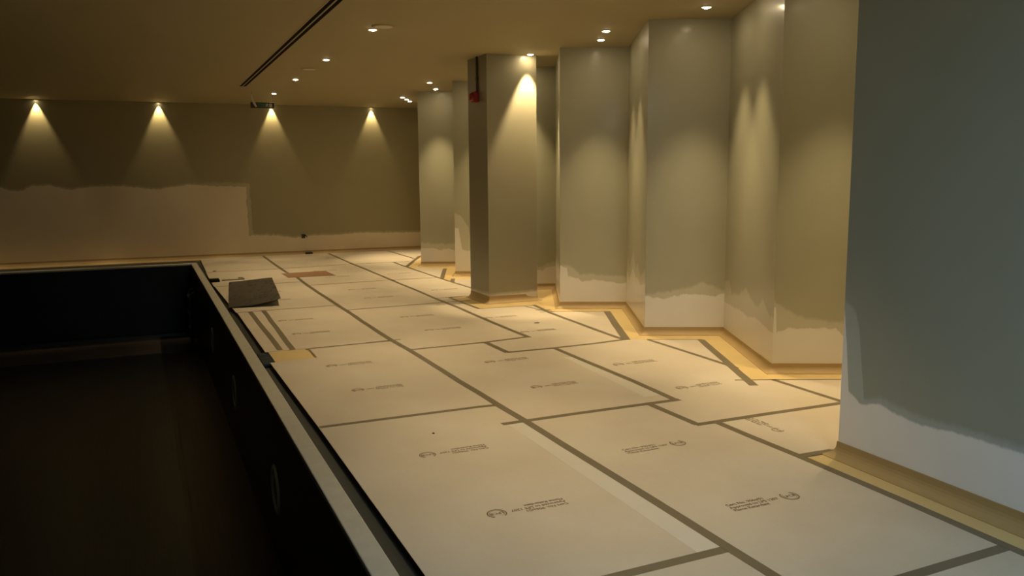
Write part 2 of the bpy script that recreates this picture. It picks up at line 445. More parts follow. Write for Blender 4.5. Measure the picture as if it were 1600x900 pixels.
# near block whose face runs along the pool, u from the corner towards the camera
NB = [(4.30, 3.17), (3.31, 3.17), (3.19, -3.6)]
m_end = paint('paint_block_end', 1.0, [(0, .35), (1, .36)])
m_near = paint('paint_block_face', lenf(NB[1], NB[2]), [(0, 0.80), (0.028, 0.60), (0.034, 0.40), (0.05, 0.37), (0.15, 0.31), (0.165, 0.325), (0.26, 0.35), (0.34, 0.33), (0.49, 0.31), (0.75, 0.33), (1.02, 0.33), (2, .3), (4, .35), (6.7, .33)],
               [(0, 0.84), (0.07, 0.80), (0.10, 0.74), (0.13, 0.54), (0.155, 0.345), (0.26, 0.385), (0.34, 0.37), (0.49, 0.35), (0.75, 0.36), (1.02, 0.355), (2, .33), (6.7, .36)], rough=0.36, wav=0.014, scale=26, SAGE=(0.28, 0.305, 0.26), MIDC=(0.37, 0.41, 0.39), PRIM=(0.74, 0.73, 0.70))
wall_solid('wall_right_front', NB, [(6.6, -3.6), (6.6, 3.17)], [m_end, m_near, M['roomdark']])
wall_solid('unseen_wall_left', [(-5.6, -3.6), (-5.6, 17.0)], [(-5.9, 17.0), (-5.9, -3.6)], [M['darkwall'], M['darkwall']])
wall_solid('unseen_wall_rear', [(6.6, -2.6), (-5.6, -2.6)], [(-5.6, -2.9), (6.6, -2.9)], [M['darkwall'], M['darkwall']])

# free-standing pillar near the wall
PIL = [(3.67, 8.92), (4.29, 8.90), (4.29, 9.50), (3.67, 9.52)]
m_pf = paint('paint_pillar', 0.62, [(0, .085), (.1, .10), (.3, .095), (.62, .11)], [(0, .11), (.3, .12), (.62, .13)], rough=0.36, wav=0.012, SAGE=(0.29, 0.265, 0.18))
wall_solid('pillar', PIL, [], [m_pf, m_pf, m_pf, m_pf])
skirting('baseboard_back', [(xs0, back_y(xs0)), (5.7, back_y(5.7))], side=-1, h=0.062)
skirting('baseboard_right', right_run, side=-1)
skirting('baseboard_right_front', NB, side=-1, h=0.08, r=0.06)
# the pillar's skirting goes all the way round
prof_h, prof_r = 0.085, 0.06
bm = bmesh.new(); rows = []
prof = [(0.0, prof_h), (0.005, prof_h), (0.006, prof_r)] + [(0.006 + prof_r * (1 - math.cos(math.pi / 2 * k / 6)), 0.003 + prof_r * (1 - math.sin(math.pi / 2 * k / 6))) for k in range(1, 7)] + [(0.006 + prof_r, 0)]
for d, z in prof:
    x0, x1, y0, y1 = 3.67 - d, 4.29 + d, 8.91 - d, 9.51 + d
    c = d * 0.55
    rows.append([bm.verts.new(p) for p in ((x0 + c, y0, z), (x1 - c, y0, z), (x1, y0 + c, z), (x1, y1 - c, z), (x1 - c, y1, z), (x0 + c, y1, z), (x0, y1 - c, z), (x0, y0 + c, z))])
for A, B in zip(rows, rows[1:]):
    for i in range(8): bm.faces.new((A[i], A[(i + 1) % 8], B[(i + 1) % 8], B[i]))
bmesh.ops.remove_doubles(bm, verts=bm.verts[:], dist=1e-5)
bmesh.ops.recalc_face_normals(bm, faces=bm.faces[:])
tag(obj('baseboard_pillar', bm, M['cove']), kind='structure')

# ------------------------------------------------------------------ downlights
def ring_mesh():
    bm = bmesh.new(); add_lathe(bm, [(0.034, 0.0), (0.034, -0.004), (0.040, -0.007), (0.046, -0.005), (0.048, 0.0)], 24)
    me = bpy.data.meshes.new('trim_ring'); bm.to_mesh(me); bm.free(); me.materials.append(M['whitem']); return me
def lens_mesh():
    bm = bmesh.new(); add_lathe(bm, [(0.034, -0.001), (0.030, -0.007), (0.018, -0.012), (0.0, -0.014)], 20)
    me = bpy.data.meshes.new('lens'); bm.to_mesh(me); bm.free(); me.materials.append(M['lens']); return me
RING, LENS = ring_mesh(), lens_mesh()
bm = bmesh.new(); add_lathe(bm, [(0.026, 0.0), (0.026, -0.008), (0.028, -0.009), (0.032, -0.008), (0.033, 0.0)], 24)
BAFFLE = bpy.data.meshes.new('trim_ring'); bm.to_mesh(BAFFLE); bm.free(); BAFFLE.materials.append(M['frame'])
bm = bmesh.new(); add_lathe(bm, [(0.026, -0.001), (0.0, -0.002)], 20)
LENS_IN = bpy.data.meshes.new('lens'); bm.to_mesh(LENS_IN); bm.free(); LENS_IN.materials.append(emit('washer_lens', (1.0, 0.86, 0.6), 9.0))

def downlight(x, y, watts, label, group=None, angle=56, blend=0.6, rad=0.025, baffle=False):
    t = empty('downlight', (x, y, H)); tag(t, label, 'downlight', group)
    link('trim_ring', BAFFLE if baffle else RING, t); link('lens', LENS_IN if baffle else LENS, t)
    ld = bpy.data.lights.new('lamp_light', 'SPOT')
    ld.energy = watts; ld.color = WARM; ld.spot_size = math.radians(angle); ld.spot_blend = blend; ld.shadow_soft_size = rad
    lo = bpy.data.objects.new('lamp_light', ld); COL.objects.link(lo); lo.parent = t; lo.location = (0, 0, -0.006 if baffle else -0.02)
    return t

for y, lb in ((7.87, 'largest bright downlight in the ceiling row along the pool, beside a round ceiling disc'),
              (10.04, 'second nearest downlight in view of the ceiling row beside the slot vent'),
              (12.18, 'third downlight of the ceiling row, just past the far ceiling disc'),
              (14.31, 'farthest small downlight of the ceiling row, right above the exit sign')):
    downlight(2.08, y, DECK_W, lb, 'row of deck downlights', 86, 1.0)
downlight(2.08, 5.7, DECK_W, 'assumed nearest downlight of the deck row, just above the top edge of the picture', 'row of deck downlights', 86, 1.0)  # out of view, assumed from the spacing of the row
downlight(2.08, 3.53, DECK_W * 1.0, 'added downlight in line with the deck row, nearly overhead, well outside the picture', 'row of deck downlights', 74, 1.0)  # unseen lamp added to brighten the near floor
for x, y, lb in ((4.39, 5.83, 'downlight at the top edge of the picture, above the stepped wall'),
                 (4.19, 7.13, 'upper of the two downlights before the middle bay of the stepped wall'),
                 (4.41, 7.61, 'lower of the two downlights before the middle bay of the stepped wall'),
                 (4.17, 8.80, 'downlight almost touching the front of the pillar'),
                 (3.99, 11.93, 'left of the two downlights left of the pillar top'),
                 (4.37, 12.76, 'right of the two downlights left of the pillar top'),
                 (4.27, 14.27, 'leftmost of three tiny far downlights by the far wall corner'),
                 (4.44, 14.60, 'middle of three tiny far downlights by the far wall corner'),
                 (4.61, 14.95, 'rightmost of three tiny far downlights by the far wall corner')):
    if y == 8.80:
        downlight(x, y, 115, lb, 'downlights along the stepped wall', 54, 0.5)
    else:
        downlight(x, y, BAY_W, lb, 'downlights along the stepped wall', 60, 1.0)
for x, y, lb in ((4.42, 9.62, 'assumed downlight hidden just behind the right edge of the pillar'), (4.19, 10.55, 'assumed downlight hidden behind the pillar, nearer of two'),
                 (4.41, 11.05, 'assumed downlight hidden behind the pillar, farther of two'), (4.17, 5.36, 'assumed downlight before the second bay, just above the top edge of the picture'),
                 (4.17, 3.65, 'assumed downlight behind the near wall block, nearest to it'), (4.40, 4.12, 'assumed downlight behind the near wall block, farther of two')):
    downlight(x, y, BAY_W, lb, 'downlights along the stepped wall', 60, 1.0)  # unseen lamps, assumed from the pattern of the visible bay lights
for x, lb in ((-1.60, 'wall washer of the leftmost light fan on the far wall'), (0.355, 'wall washer of the second light fan from the left on the far wall'),
              (2.34, 'wall washer behind the exit sign on the far wall'), (4.27, 'wall washer of the light fan nearest the stepped wall')):
    downlight(x, back_y(x) - 0.038, WASH_W, lb, 'far wall washers', 56, 0.6, 0.01, True)
downlight(-3.55, back_y(-3.55) - 0.038, WASH_W, 'assumed far wall washer beyond the left edge of the picture', 'far wall washers', 56, 0.6, 0.01, True)  # unseen washer, assumed to continue the spacing of the others

# added cool fill light, assumed luminaire over the photographer's end of the deck
t = empty('assumed_cool_light', (1.3, -0.9, H)); tag(t, 'added cool white light behind the photographer, outside the picture, shaped as an assumed square ceiling luminaire', 'assumed light')
bm = bmesh.new(); add_box(bm, -0.31, 0.31, -0.31, 0.31, -0.05, 0.0, 0.006); obj('housing', bm, M['whitem'], t)
bm = bmesh.new(); add_box(bm, -0.28, 0.28, -0.28, 0.28, -0.054, -0.049); obj('diffuser', bm, emit('assumed_cool_diffuser', COOL, 2.0), t)
ld = bpy.data.lights.new('lamp_light', 'AREA'); ld.shape = 'SQUARE'; ld.size = 0.54; ld.energy = COOL_W; ld.color = COOL
lo = bpy.data.objects.new('lamp_light', ld); COL.objects.link(lo); lo.parent = t; lo.location = (0, 0, -0.058)

# ceiling discs
def disc(x, y, label):
    t = empty('ceiling_disc', (x, y, H)); tag(t, label, 'ceiling disc', 'round ceiling discs')
    bm = bmesh.new(); add_lathe(bm, [(0.0, -0.010), (0.085, -0.010), (0.09, -0.013), (0.105, -0.011), (0.115, 0.0)], 32); obj('rim', bm, M['ceiling'], t)
    bm = bmesh.new(); add_lathe(bm, [(0.0, -0.013), (0.06, -0.0125), (0.083, -0.0105)], 32); obj('cover_plate', bm, M['whitem'], t)
disc(2.13, 7.66, 'round ceiling disc right behind the largest downlight')
disc(2.05, 10.95, 'round ceiling disc between two downlights left of the picture middle')

# slot vent
t = empty('slot_vent', (1.485, 8.3, H)); tag(t, 'long linear ceiling vent with two dark slots running above the pool edge', 'vent')
bm = bmesh.new()
for a, b in ((-0.062, -0.046), (-0.008, 0.008), (0.046, 0.062)): add_box(bm, a, b, -5.08, 5.08, -0.0015, 0.0)
add_box(bm, -0.046, 0.046, -5.08, -5.06, -0.0015, 0); add_box(bm, -0.046, 0.046, 5.06, 5.08, -0.0015, 0)
obj('frame', bm, M['ceiling'], t)
for s in (-0.027, 0.027):
    bm = bmesh.new(); add_box(bm, s - 0.019, s + 0.019, -5.06, 5.06, -0.0012, -0.0002); obj('slot', bm, M['black'], t)

# exit sign hanging from the ceiling
t = empty('exit_sign', (1.86, 14.1, 2.665)); tag(t, 'small dark green exit sign with a white running figure hanging before the far wall', 'sign')
bm = bmesh.new(); add_box(bm, -0.185, 0.185, -0.02, 0.02, -0.045, 0.045, 0.004); obj('housing', bm, M['frame'], t)
bm = bmesh.new(); add_box(bm, -0.075, 0.105, -0.0225, -0.0195, -0.032, 0.034); obj('green_panel', bm, M['exitgreen'], t)
bm = bmesh.new()     # running figure
add_prism(bm, [(0.105, -0.032), (0.150, -0.032), (0.150, 0.030), (0.105, 0.030)], 0, 0.002)
obj('door_pictogram', bm, M['exitwhite'], t, (0, -0.0215, 0)).rotation_euler = (math.pi / 2, 0, 0)
bm = bmesh.new()
add_lathe(bm, [(0.0, 0.002), (0.0085, 0.002), (0.0085, 0.0)], 12)
bmesh.ops.translate(bm, verts=bm.verts[:], vec=(0.075, 0.022, 0))
for poly in ([(0.062, 0.012), (0.082, 0.014), (0.078, -0.006), (0.064, -0.006)], [(0.064, -0.006), (0.073, -0.006), (0.056, -0.028), (0.047, -0.026)], [(0.070, -0.006), (0.078, -0.006), (0.092, -0.020), (0.086, -0.027)], [(0.082, 0.014), (0.082, 0.007), (0.098, 0.001), (0.099, 0.007)], [(0.062, 0.012), (0.064, 0.005), (0.050, -0.002), (0.046, 0.004)]):
    add_prism(bm, poly, 0, 0.002)
obj('running_figure', bm, M['exitwhite'], t, (0, -0.0225, 0)).rotation_euler = (math.pi / 2, 0, 0)
for s in (-0.163, 0.163):
    bm = bmesh.new(); add_box(bm, s - 0.0015, s + 0.0015, -0.002, 0.002, 0.045, H - 2.665); obj('hanger_rod', bm, M['frame'], t)
bm = bmesh.new()
pts = [(-0.165, -0.026, 0.17), (-0.155, -0.027, 0.09), (-0.125, -0.030, 0.02), (-0.10, -0.030, -0.03)]
for i, (a, b) in enumerate(zip(pts, pts[1:])):
    w = (0.010, 0.016, 0.020, 0.016)
    vs = [bm.verts.new(v) for v in ((a[0] - w[i], a[1], a[2]), (a[0] + w[i], a[1], a[2]), (b[0] + w[i + 1], b[1], b[2]), (b[0] - w[i + 1], b[1], b[2]))]
    bm.faces.new(vs)
bmesh.ops.remove_doubles(bm, verts=bm.verts[:], dist=1e-4)
bmesh.ops.solidify(bm, geom=bm.faces[:], thickness=0.002)
obj('hanging_strip', bm, M['exitwhite'], t)

# fire alarm sounder and its conduit on the pillar's pool side
t = empty('alarm_sounder', (3.67, 9.22, 2.42)); tag(t, 'red alarm sounder high on the dark pool side of the pillar', 'alarm')
bm = bmesh.new(); add_box(bm, -0.055, -0.0, -0.06, 0.06, -0.062, 0.062, 0.012); obj('base', bm, M['red'], t)
bm = bmesh.new(); add_lathe(bm, [(0.048, 0.0), (0.046, 0.02), (0.036, 0.038), (0.0, 0.042)], 20)
obj('horn', bm, M['red'], t, (-0.055, 0, 0)).rotation_euler = (0, -math.pi / 2, 0)
bm = bmesh.new(); add_tube(bm, [(-0.012, -0.03, 0.06), (-0.012, -0.03, H - 2.42)], 0.013); add_box(bm, -0.026, 0, -0.048, -0.012, 0.19, 0.23, 0.003)
obj('conduit', bm, M['darkcable'], t)

# low socket with loose cable on the far wall
sy = back_y(2.84)
t = empty('wall_socket', (2.84, sy, 0.35)); tag(t, 'small dark cable outlet low on the far wall at the primer edge', 'outlet')
bm = bmesh.new(); add_box(bm, -0.035, 0.035, -0.02, 0, -0.04, 0.04, 0.004); obj('back_box', bm, M['darkcable'], t)
bm = bmesh.new(); add_tube(bm, [(0.01, -0.02, 0.0), (0.02, -0.05, 0.02), (0.045, -0.06, 0.01), (0.06, -0.055, -0.02)], 0.008); obj('cable_end', bm, M['black'], t)
t = tag(empty('floor_box', (2.92, sy - 0.10, 0.0)), 'small dark block on the floor against the far skirting', 'block')
bm = bmesh.new(); add_box(bm, -0.07, 0.07, -0.03, 0.03, 0, 0.035, 0.004); obj('body', bm, M['darkcable'], t)
bm = bmesh.new(); add_box(bm, -0.045, 0.045, -0.02, 0.02, 0.035, 0.041, 0.002); obj('lid', bm, M['frame'], t)

# pool wall lights (rings) and ladder in the far corner
def niche(y, z, label):
    t = empty('pool_light', (PX, y, z)); t.rotation_euler = (0, -math.pi / 2, 0); tag(t, label, 'pool light', 'underwater lights of the pool side')
    bm = bmesh.new(); add_lathe(bm, [(0.125, 0.0), (0.125, 0.010), (0.145, 0.014), (0.165, 0.010), (0.17, 0.0)], 40); obj('ring', bm, M['ringwhite'], t)
    bm = bmesh.new(); add_lathe(bm, [(0.125, 0.004), (0.08, 0.008), (0.0, 0.012)], 32); obj('glass', bm, M['glass'], t)
niche(5.55, -0.60, 'nearest and largest round pool light on the dark pool wall')
niche(8.27, -0.58, 'round pool light second nearest on the dark pool wall')
niche(11.0, -0.56, 'faint round pool light third along the dark pool wall')
t = empty('pool_ladder', (PX, 14.6, 0)); tag(t, 'faint dark steel ladder rails in the far corner of the pool', 'ladder')
for dy in (-0.25, 0.25):
    bm = bmesh.new(); add_tube(bm, [(-0.10, dy, -1.18), (-0.10, dy, -0.42), (-0.07, dy, -0.37), (0.0, dy, -0.36)], 0.018); obj('rail', bm, M['steel'], t)
for z in (-0.45, -0.72, -0.99):
    bm = bmesh.new(); add_box(bm, -0.135, -0.075, -0.25, 0.25, z - 0.012, z + 0.012, 0.004); obj('step', bm, M['steel'], t)

# ------------------------------------------------------------------ printed mark on the boards
def text_mesh(bm_out, s, size, x, y, align='LEFT'):
    cu = bpy.data.curves.new('t', 'FONT'); cu.body = s; cu.size = size; cu.align_x = align; cu.resolution_u = 2; cu.offset = 0.0006
    o = bpy.data.objects.new('t', cu); COL.objects.link(o)
    bpy.context.view_layer.update()
    me = bpy.data.meshes.new_from_object(o.evaluated_get(bpy.context.evaluated_depsgraph_get()))
    w = max((v.co.x for v in me.vertices), default=0)
    me.transform(Matrix.Translation((x, y, 0)))
    bm_out.from_mesh(me)
    bpy.data.meshes.remove(me); bpy.data.objects.remove(o); bpy.data.curves.remove(cu)
    return w
def arc(bm, cx, cy, r0, r1, a0, a1, n):
    P = [(math.radians(a0 + (a1 - a0) * k / n)) for k in range(n + 1)]
    I = [bm.verts.new((cx + r0 * math.cos(a), cy + r0 * math.sin(a), 0)) for a in P]; O = [bm.verts.new((cx + r1 * math.cos(a), cy + r1 * math.sin(a), 0)) for a in P]
    for k in range(n): bm.faces.new((I[k], O[k], O[k + 1], I[k + 1]))
bm = bmesh.new()
text_mesh(bm, 'Cert No. 906a/01', 0.030, 0.0, 0.022)
text_mesh(bm, 'Approved to LPS 1207', 0.030, 0.0, -0.008)
text_mesh(bm, 'Flame Retardant', 0.030, 0.0, -0.038)
arc(bm, 0.345, 0.0, 0.040, 0.046, -235, 55, 28)
arc(bm, 0.345, 0.0, 0.033, 0.035, -235, 55, 24)
text_mesh(bm, 'LPCB', 0.030, 0.345, -0.010, 'CENTER')
MARK = bpy.data.meshes.new('printed_mark'); bm.to_mesh(MARK); bm.free(); MARK.materials.append(M['print'])

# ------------------------------------------------------------------ floor protection boards
TH = 0.0035
BOARDS = [
 ('L0', [(0.885, 0.55), (2.065, 0.55), (2.065, 2.51), (0.885, 2.51)], 'tan protection board at the bottom edge of the picture beside the pool gutter'),
 ('L1', [(0.885, 2.515), (2.068, 2.515), (2.06, 4.85), (0.88, 4.87)], 'nearest whole tan protection board beside the pool gutter, with two upside-down printed marks'),
 ('L2', [(0.88, 4.875), (2.055, 4.855), (2.03, 7.24), (1.245, 7.215), (1.24, 6.84), (0.86, 6.80)], 'tan protection board with a cut-out corner, second along the pool gutter'),
 ('L3', [(0.88, 7.25), (2.02, 7.27), (2.015, 9.59), (0.88, 9.565)], 'tan protection board carrying two parallel tape strips beside the pool gutter'),
 ('L4', [(0.87, 9.575), (2.015, 9.595), (2.02, 12.02), (0.83, 12.05)], 'tan protection board that the grey sheet lies on'),
 ('L5', [(0.82, 12.06), (2.03, 12.03), (2.035, 13.94), (0.84, 13.97)], 'tan protection board between the grey sheet and the farthest poolside board'),
 ('L6', [(0.85, 13.98), (2.035, 13.95), (2.045, 16.38), (0.90, 16.40)], 'farthest tan protection board at the corner of the pool by the far wall'),
 ('M0', [(2.07, 0.2), (3.08, 0.2), (3.09, 2.05), (2.07, 2.05)], 'tan protection board cut by the bottom right corner of the picture'),
 ('M1', [(2.07, 2.055), (3.09, 2.055), (3.10, 3.93), (2.96, 3.94), (2.955, 4.45), (2.06, 4.45)], 'large tan protection board beside the near wall block, with upright printed marks'),
 ('M2', [(2.062, 4.455), (2.95, 4.455), (3.17, 4.455), (3.195, 6.30), (2.76, 6.315), (2.755, 6.795), (2.035, 6.785)], 'tan protection board in the middle of the floor, second of the middle row'),
 ('M3', [(2.035, 6.79), (2.76, 6.80), (3.21, 6.85), (3.205, 9.22), (2.02, 9.18)], 'tan protection board of the middle row just before the pillar'),
 ('M4', [(2.018, 9.19), (3.205, 9.23), (3.24, 11.61), (2.02, 11.57)], 'tan protection board of the middle row left of the pillar'),
 ('M5', [(2.022, 11.58), (3.24, 11.62), (3.245, 14.10), (2.037, 13.95)], 'tan protection board with one corner under the rust-brown card'),
 ('M6', [(2.04, 13.96), (3.245, 14.11), (3.28, 16.36), (2.045, 16.38)], 'farthest tan board of the middle row before the cable outlet'),
 ('R1', [(3.105, 3.25), (4.31, 3.24), (4.12, 3.92), (3.105, 3.935)], 'tan protection board partly behind the corner of the near wall block'),
 ('R2', [(2.965, 3.94), (4.125, 3.925), (4.125, 4.585), (3.95, 4.665), (4.125, 5.01), (4.135, 6.25), (3.96, 6.345), (3.20, 6.295), (3.175, 4.45), (2.96, 4.45)], 'tan protection board in front of the nearest bays of the stepped wall'),
 ('R3', [(2.765, 6.32), (3.20, 6.30), (3.955, 6.35), (3.935, 6.42), (3.975, 7.86), (4.05, 8.2), (4.08, 8.53), (3.41, 8.60), (3.40, 9.23), (3.215, 9.22), (3.215, 6.845), (2.76, 6.795)], 'tan protection board in front of the pillar, dotted with a dark fleck'),
 ('R3b', [(3.21, 9.235), (3.40, 9.235), (3.41, 9.58), (3.215, 9.58)], 'narrow tan board strip beside the left foot of the pillar'),
 ('R4', [(3.22, 9.585), (3.95, 9.585), (3.94, 11.59), (3.245, 11.615)], 'tan protection board half hidden behind the pillar'),
 ('R5', [(3.245, 11.62), (3.94, 11.595), (3.965, 14.03), (3.25, 14.10)], 'tan protection board left of the far bays of the stepped wall'),
 ('R6', [(3.25, 14.11), (4.47, 14.05), (4.48, 16.32), (3.285, 16.35)], 'farthest tan board in the right row by the far wall'),
 ('T1', [(4.13, 3.93), (4.72, 3.93), (4.72, 4.31), (4.13, 4.58)], 'small tan board piece at the foot of the bay beside the near wall block'),
 ('T2', [(4.13, 5.02), (4.585, 6.03), (4.14, 6.245)], 'triangular tan board piece in the second bay of the stepped wall'),
 ('T3', [(3.96, 6.40), (4.62, 7.75), (4.05, 8.05), (3.98, 7.86)], 'triangular tan board piece in the bay right of the pillar'),
 ('T4', [(3.955, 10.95), (4.10, 11.34), (4.66, 11.04), (4.35, 10.35), (3.96, 10.28)], 'small tan board piece peeking out left of the pillar, behind it'),
 ('T5', [(3.945, 11.42), (4.42, 12.63), (4.18, 12.95), (3.965, 13.05)], 'wedge of tan board at the foot of the farthest stepped wall face'),
 ('T6', [(3.97, 13.27), (4.33, 14.045), (3.97, 14.03)], 'tiny triangular tan board piece by the farthest outer wall corner'),
 ('T7', [(4.48, 14.42), (4.72, 14.92), (5.25, 15.95), (5.28, 16.32), (4.485, 16.32)], 'far tan board piece in the back corner beyond the stepped wall'),
]
BO = {}
for key, P, lb in BOARDS:
    xm = sum(p[0] for p in P) / len(P); ym = sum(p[1] for p in P) / len(P)
    root = empty('protection_board', (xm, ym, 0)); tag(root, lb, 'board', 'floor protection boards')
    bm = bmesh.new()
    fs = add_prism(bm, [(x - xm, y - ym) for x, y in P], 0.0, TH)
    o = obj('panel', bm, M['board'], root)
    BO[key] = (root, xm, ym)

def mark(key, x, y, rot, s=1.0):
    """x, y = where the first line starts."""
    root, xm, ym = BO[key]
    o = link('printed_mark', MARK, root)
    o.location = (x - xm, y - ym, TH + 0.0006); o.rotation_euler = (0, 0, rot); o.scale = (s, s, s)
PI = math.pi
mark('L1', 1.70, 3.235, PI); mark('L1', 1.665, 4.115, PI)
mark('L2', 1.63, 5.635, PI, .95); mark('L2', 1.62, 6.475, PI, .95)
mark('L3', 1.59, 7.98, PI, .93); mark('L3', 1.58, 8.80, PI, .93)
mark('L4', 1.60, 10.35, PI, .93); mark('L4', 1.60, 11.15, PI, .93)
mark('M1', 2.31, 3.70, 0.0); mark('M1', 2.33, 2.84, 0.0)
mark('M2', 2.82, 6.045, PI, .97); mark('M2', 2.80, 5.16, PI, .93)
mark('M3', 2.81, 7.595, PI, .95); mark('M3', 2.81, 8.44, PI, .95)
mark('M4', 2.80, 10.0, PI, .95); mark('M4', 2.80, 10.85, PI, .95); mark('M5', 2.8, 12.4, PI, .95); mark('M5', 2.8, 13.3, PI, .95)
mark('R1', 3.325, 3.915, -PI / 2, .78)
mark('R2', 3.71, 5.51, PI, .98); mark('R2', 3.72, 4.69, PI, .95)
mark('R3', 3.61, 7.09, PI, .95); mark('R3', 3.60, 7.98, PI, .95)
mark('R4', 3.78, 10.3, PI, .95); mark('R5', 3.75, 12.35, PI, .95)

# pale clear-tape bands along two board edges
def band(key, P, label):
    root, xm, ym = BO[key]
    bm = bmesh.new(); add_prism(bm, [(x - xm, y - ym) for x, y in P], TH + 0.0001, TH + 0.0004)
    o = obj('edge_band', bm, M['paletape'], root); o['label'] = label
band('L1', [(1.93, 2.53), (2.045, 2.53), (2.04, 4.44), (1.935, 4.44)], 'paler band along the taped edge')
band('M2', [(3.02, 4.60), (3.15, 4.60), (3.165, 5.9), (3.10, 5.95)], 'paler band along the taped edge')
# flecks of dirt on the boards
def fleck(key, x, y, a, b):
    root, xm, ym = BO[key]
    bm = bmesh.new(); add_lathe(bm, [(a, 0.0), (a * .7, 0.004), (0, 0.006)], 10); bmesh.ops.scale(bm, vec=(1, b / a, 1), verts=bm.verts[:])
    obj('dirt_fleck', bm, M['frame'], root, (x - xm, y - ym, TH))
fleck('L1', 1.47, 4.46, 0.009, 0.011); fleck('R3', 3.60, 7.48, 0.035, 0.028); fleck('L6', 0.98, 14.1, 0.03, 0.05)

# ------------------------------------------------------------------ brown tape
def tape(pts, label, w=0.050, z=None):
    z = TH + 0.0007 if z is None else z
    P = []
    for a, b in zip(pts, pts[1:]):       # small hand-laid wobble
        n = max(1, int(math.dist(a, b) / 0.35))
        for k in range(n):
            f = k / n; P.append((a[0] + (b[0] - a[0]) * f + (random.uniform(-.005, .005) if k else 0), a[1] + (b[1] - a[1]) * f + (random.uniform(-.005, .005) if k else 0)))
    P.append(pts[-1])
    Lf, Rt = offset_line(P, w / 2), offset_line(P, -w / 2)
    bm = bmesh.new()
    rows = [[bm.verts.new((x, y, zz)) for x, y in S] for S, zz in ((Lf, z - 0.0004), (Lf, z), (Rt, z), (Rt, z - 0.0004))]
    for A, B in zip(rows, rows[1:] + rows[:1]):
        for i in range(len(P) - 1): bm.faces.new((A[i], A[i + 1], B[i + 1], B[i]))
    bm.faces.new([r[0] for r in rows]); bm.faces.new([r[-1] for r in rows])
    bmesh.ops.recalc_face_normals(bm, faces=bm.faces[:])
    o = obj('tape_strip', bm, M['tape'])
    return tag(o, label, 'tape', 'brown tape strips on the boards')
Z2 = TH + 0.0013
tape([(2.04, 16.42), (2.02, 15), (2.01, 13.26)], 'far tape strip running from the far wall to the rust-brown card')
tape([(2.05, 12.60), (2.03, 12.0), (2.02, 11.53), (2.012, 9.5), (2.01, 7.28), (2.03, 6.77), (2.05, 4.79), (2.06, 4.45), (2.07, 3.11), (2.07, 2.52), (2.07, 0.9)], 'longest tape strip, from the rust-brown card to the bottom edge of the picture', 0.052, Z2)
tape([(3.28, 16.33), (3.25, 14.32), (3.235, 11.5), (3.22, 9.2)], 'long tape strip from the far wall to left of the pillar')
tape([(3.22, 9.35), (3.225, 8.78), (3.205, 7.8), (3.205, 6.83)], 'tape strip from the pillar foot down to a pointed end in mid floor', 0.05, Z2)
tape([(2.752, 6.80), (2.757, 6.30)], 'short broad tape strip at the step between two middle boards', 0.055, Z2)
tape([(3.20, 6.30), (3.19, 5.0), (3.165, 4.43)], 'tape strip down the middle of the right side, ending in a pointed corner', 0.05, Z2)
tape([(2.955, 4.46), (2.965, 3.93)], 'short tape strip stepping down at the corner of the large near board', 0.05, Z2)
tape([(3.10, 3.94), (3.11, 3.24), (3.105, 2.6), (3.09, 2.0), (3.08, 1.2)], 'tape strip parallel to the foot of the near wall block', 0.05, Z2)
tape([(4.48, 16.3), (4.475, 14.5)], 'short far tape strip in the back right corner')
tape([(3.96, 14.04), (3.945, 13.1), (3.94, 11.4), (3.96, 10.2)], 'tape strip from the farthest wall corner to behind the pillar', 0.045)
tape([(4.08, 8.56), (4.0, 7.95), (3.95, 6.9), (3.935, 6.42), (3.95, 6.34)], 'tape strip from the right foot of the pillar to the second bay', 0.05, Z2)
tape([(3.95, 8.56), (4.0, 8.15), (4.02, 7.95)], 'thin loose tape strip beside the right foot of the pillar', 0.025)
tape([(3.93, 8.20), (4.10, 8.16)], 'tiny cross piece of tape near the right foot of the pillar', 0.03)
tape([(3.92, 8.06), (4.08, 8.04)], 'lower tiny cross piece of tape near the right foot of the pillar', 0.03)
tape([(4.135, 6.24), (4.13, 5.0)], 'tape strip crossing the corner of the second bay of the stepped wall', 0.045)
tape([(4.13, 4.60), (4.128, 3.93)], 'tape strip running behind the corner of the near wall block', 0.045)
tape([(4.60, 7.77), (3.955, 6.33)], 'tape strip slanting along the bay right of the pillar', 0.075, Z2 + 0.0006)
tape([(4.56, 6.03), (3.89, 4.52)], 'tape strip slanting along the second bay with its tail past the corner', 0.065, Z2)
tape([(4.43, 12.65), (3.95, 11.42)], 'far slanted tape strip left of the pillar', 0.062, Z2)
tape([(4.09, 11.33), (3.95, 10.98)], 'stub of slanted tape just left of the pillar', 0.062, Z2)
tape([(4.72, 14.92), (3.97, 13.27)], 'farthest slanted tape strip at the outermost wall corner', 0.062, Z2)
tape([(4.05, 8.055), (4.63, 7.76)], 'fine tape line along the board edge in the bay right of the pillar', 0.02)
tape([(4.13, 6.262), (4.58, 6.04)], 'fine tape line along the board edge in the second bay', 0.02)
tape([(3.87, 4.705), (4.14, 4.585), (4.72, 4.315)], 'fine tape line along the board edge in the bay beside the near block', 0.024)
tape([(0.885, 4.87), (1.93, 4.865), (2.07, 4.85)], 'cross tape strip between the first and second poolside boards', 0.045)
tape([(1.905, 4.45), (2.4, 4.455), (2.90, 4.45), (3.20, 4.445)], 'cross tape strip at the top of the large near board', 0.05)
tape([(2.95, 3.935), (3.5, 3.93), (4.10, 3.915)], 'cross tape strip running to behind the near wall block', 0.05)
tape([(1.45, 2.51), (2.08, 2.52)], 'cross tape strip at the bottom edge of the picture', 0.052)
tape([(2.07, 2.045), (2.54, 2.05), (3.10, 2.06)], 'cross tape strip in the bottom right corner of the picture', 0.052)
tape([(2.02, 6.79), (2.4, 6.79), (2.77, 6.80), (3.20, 6.855)], 'cross tape strip in mid floor ending in the pointed corner', 0.042)
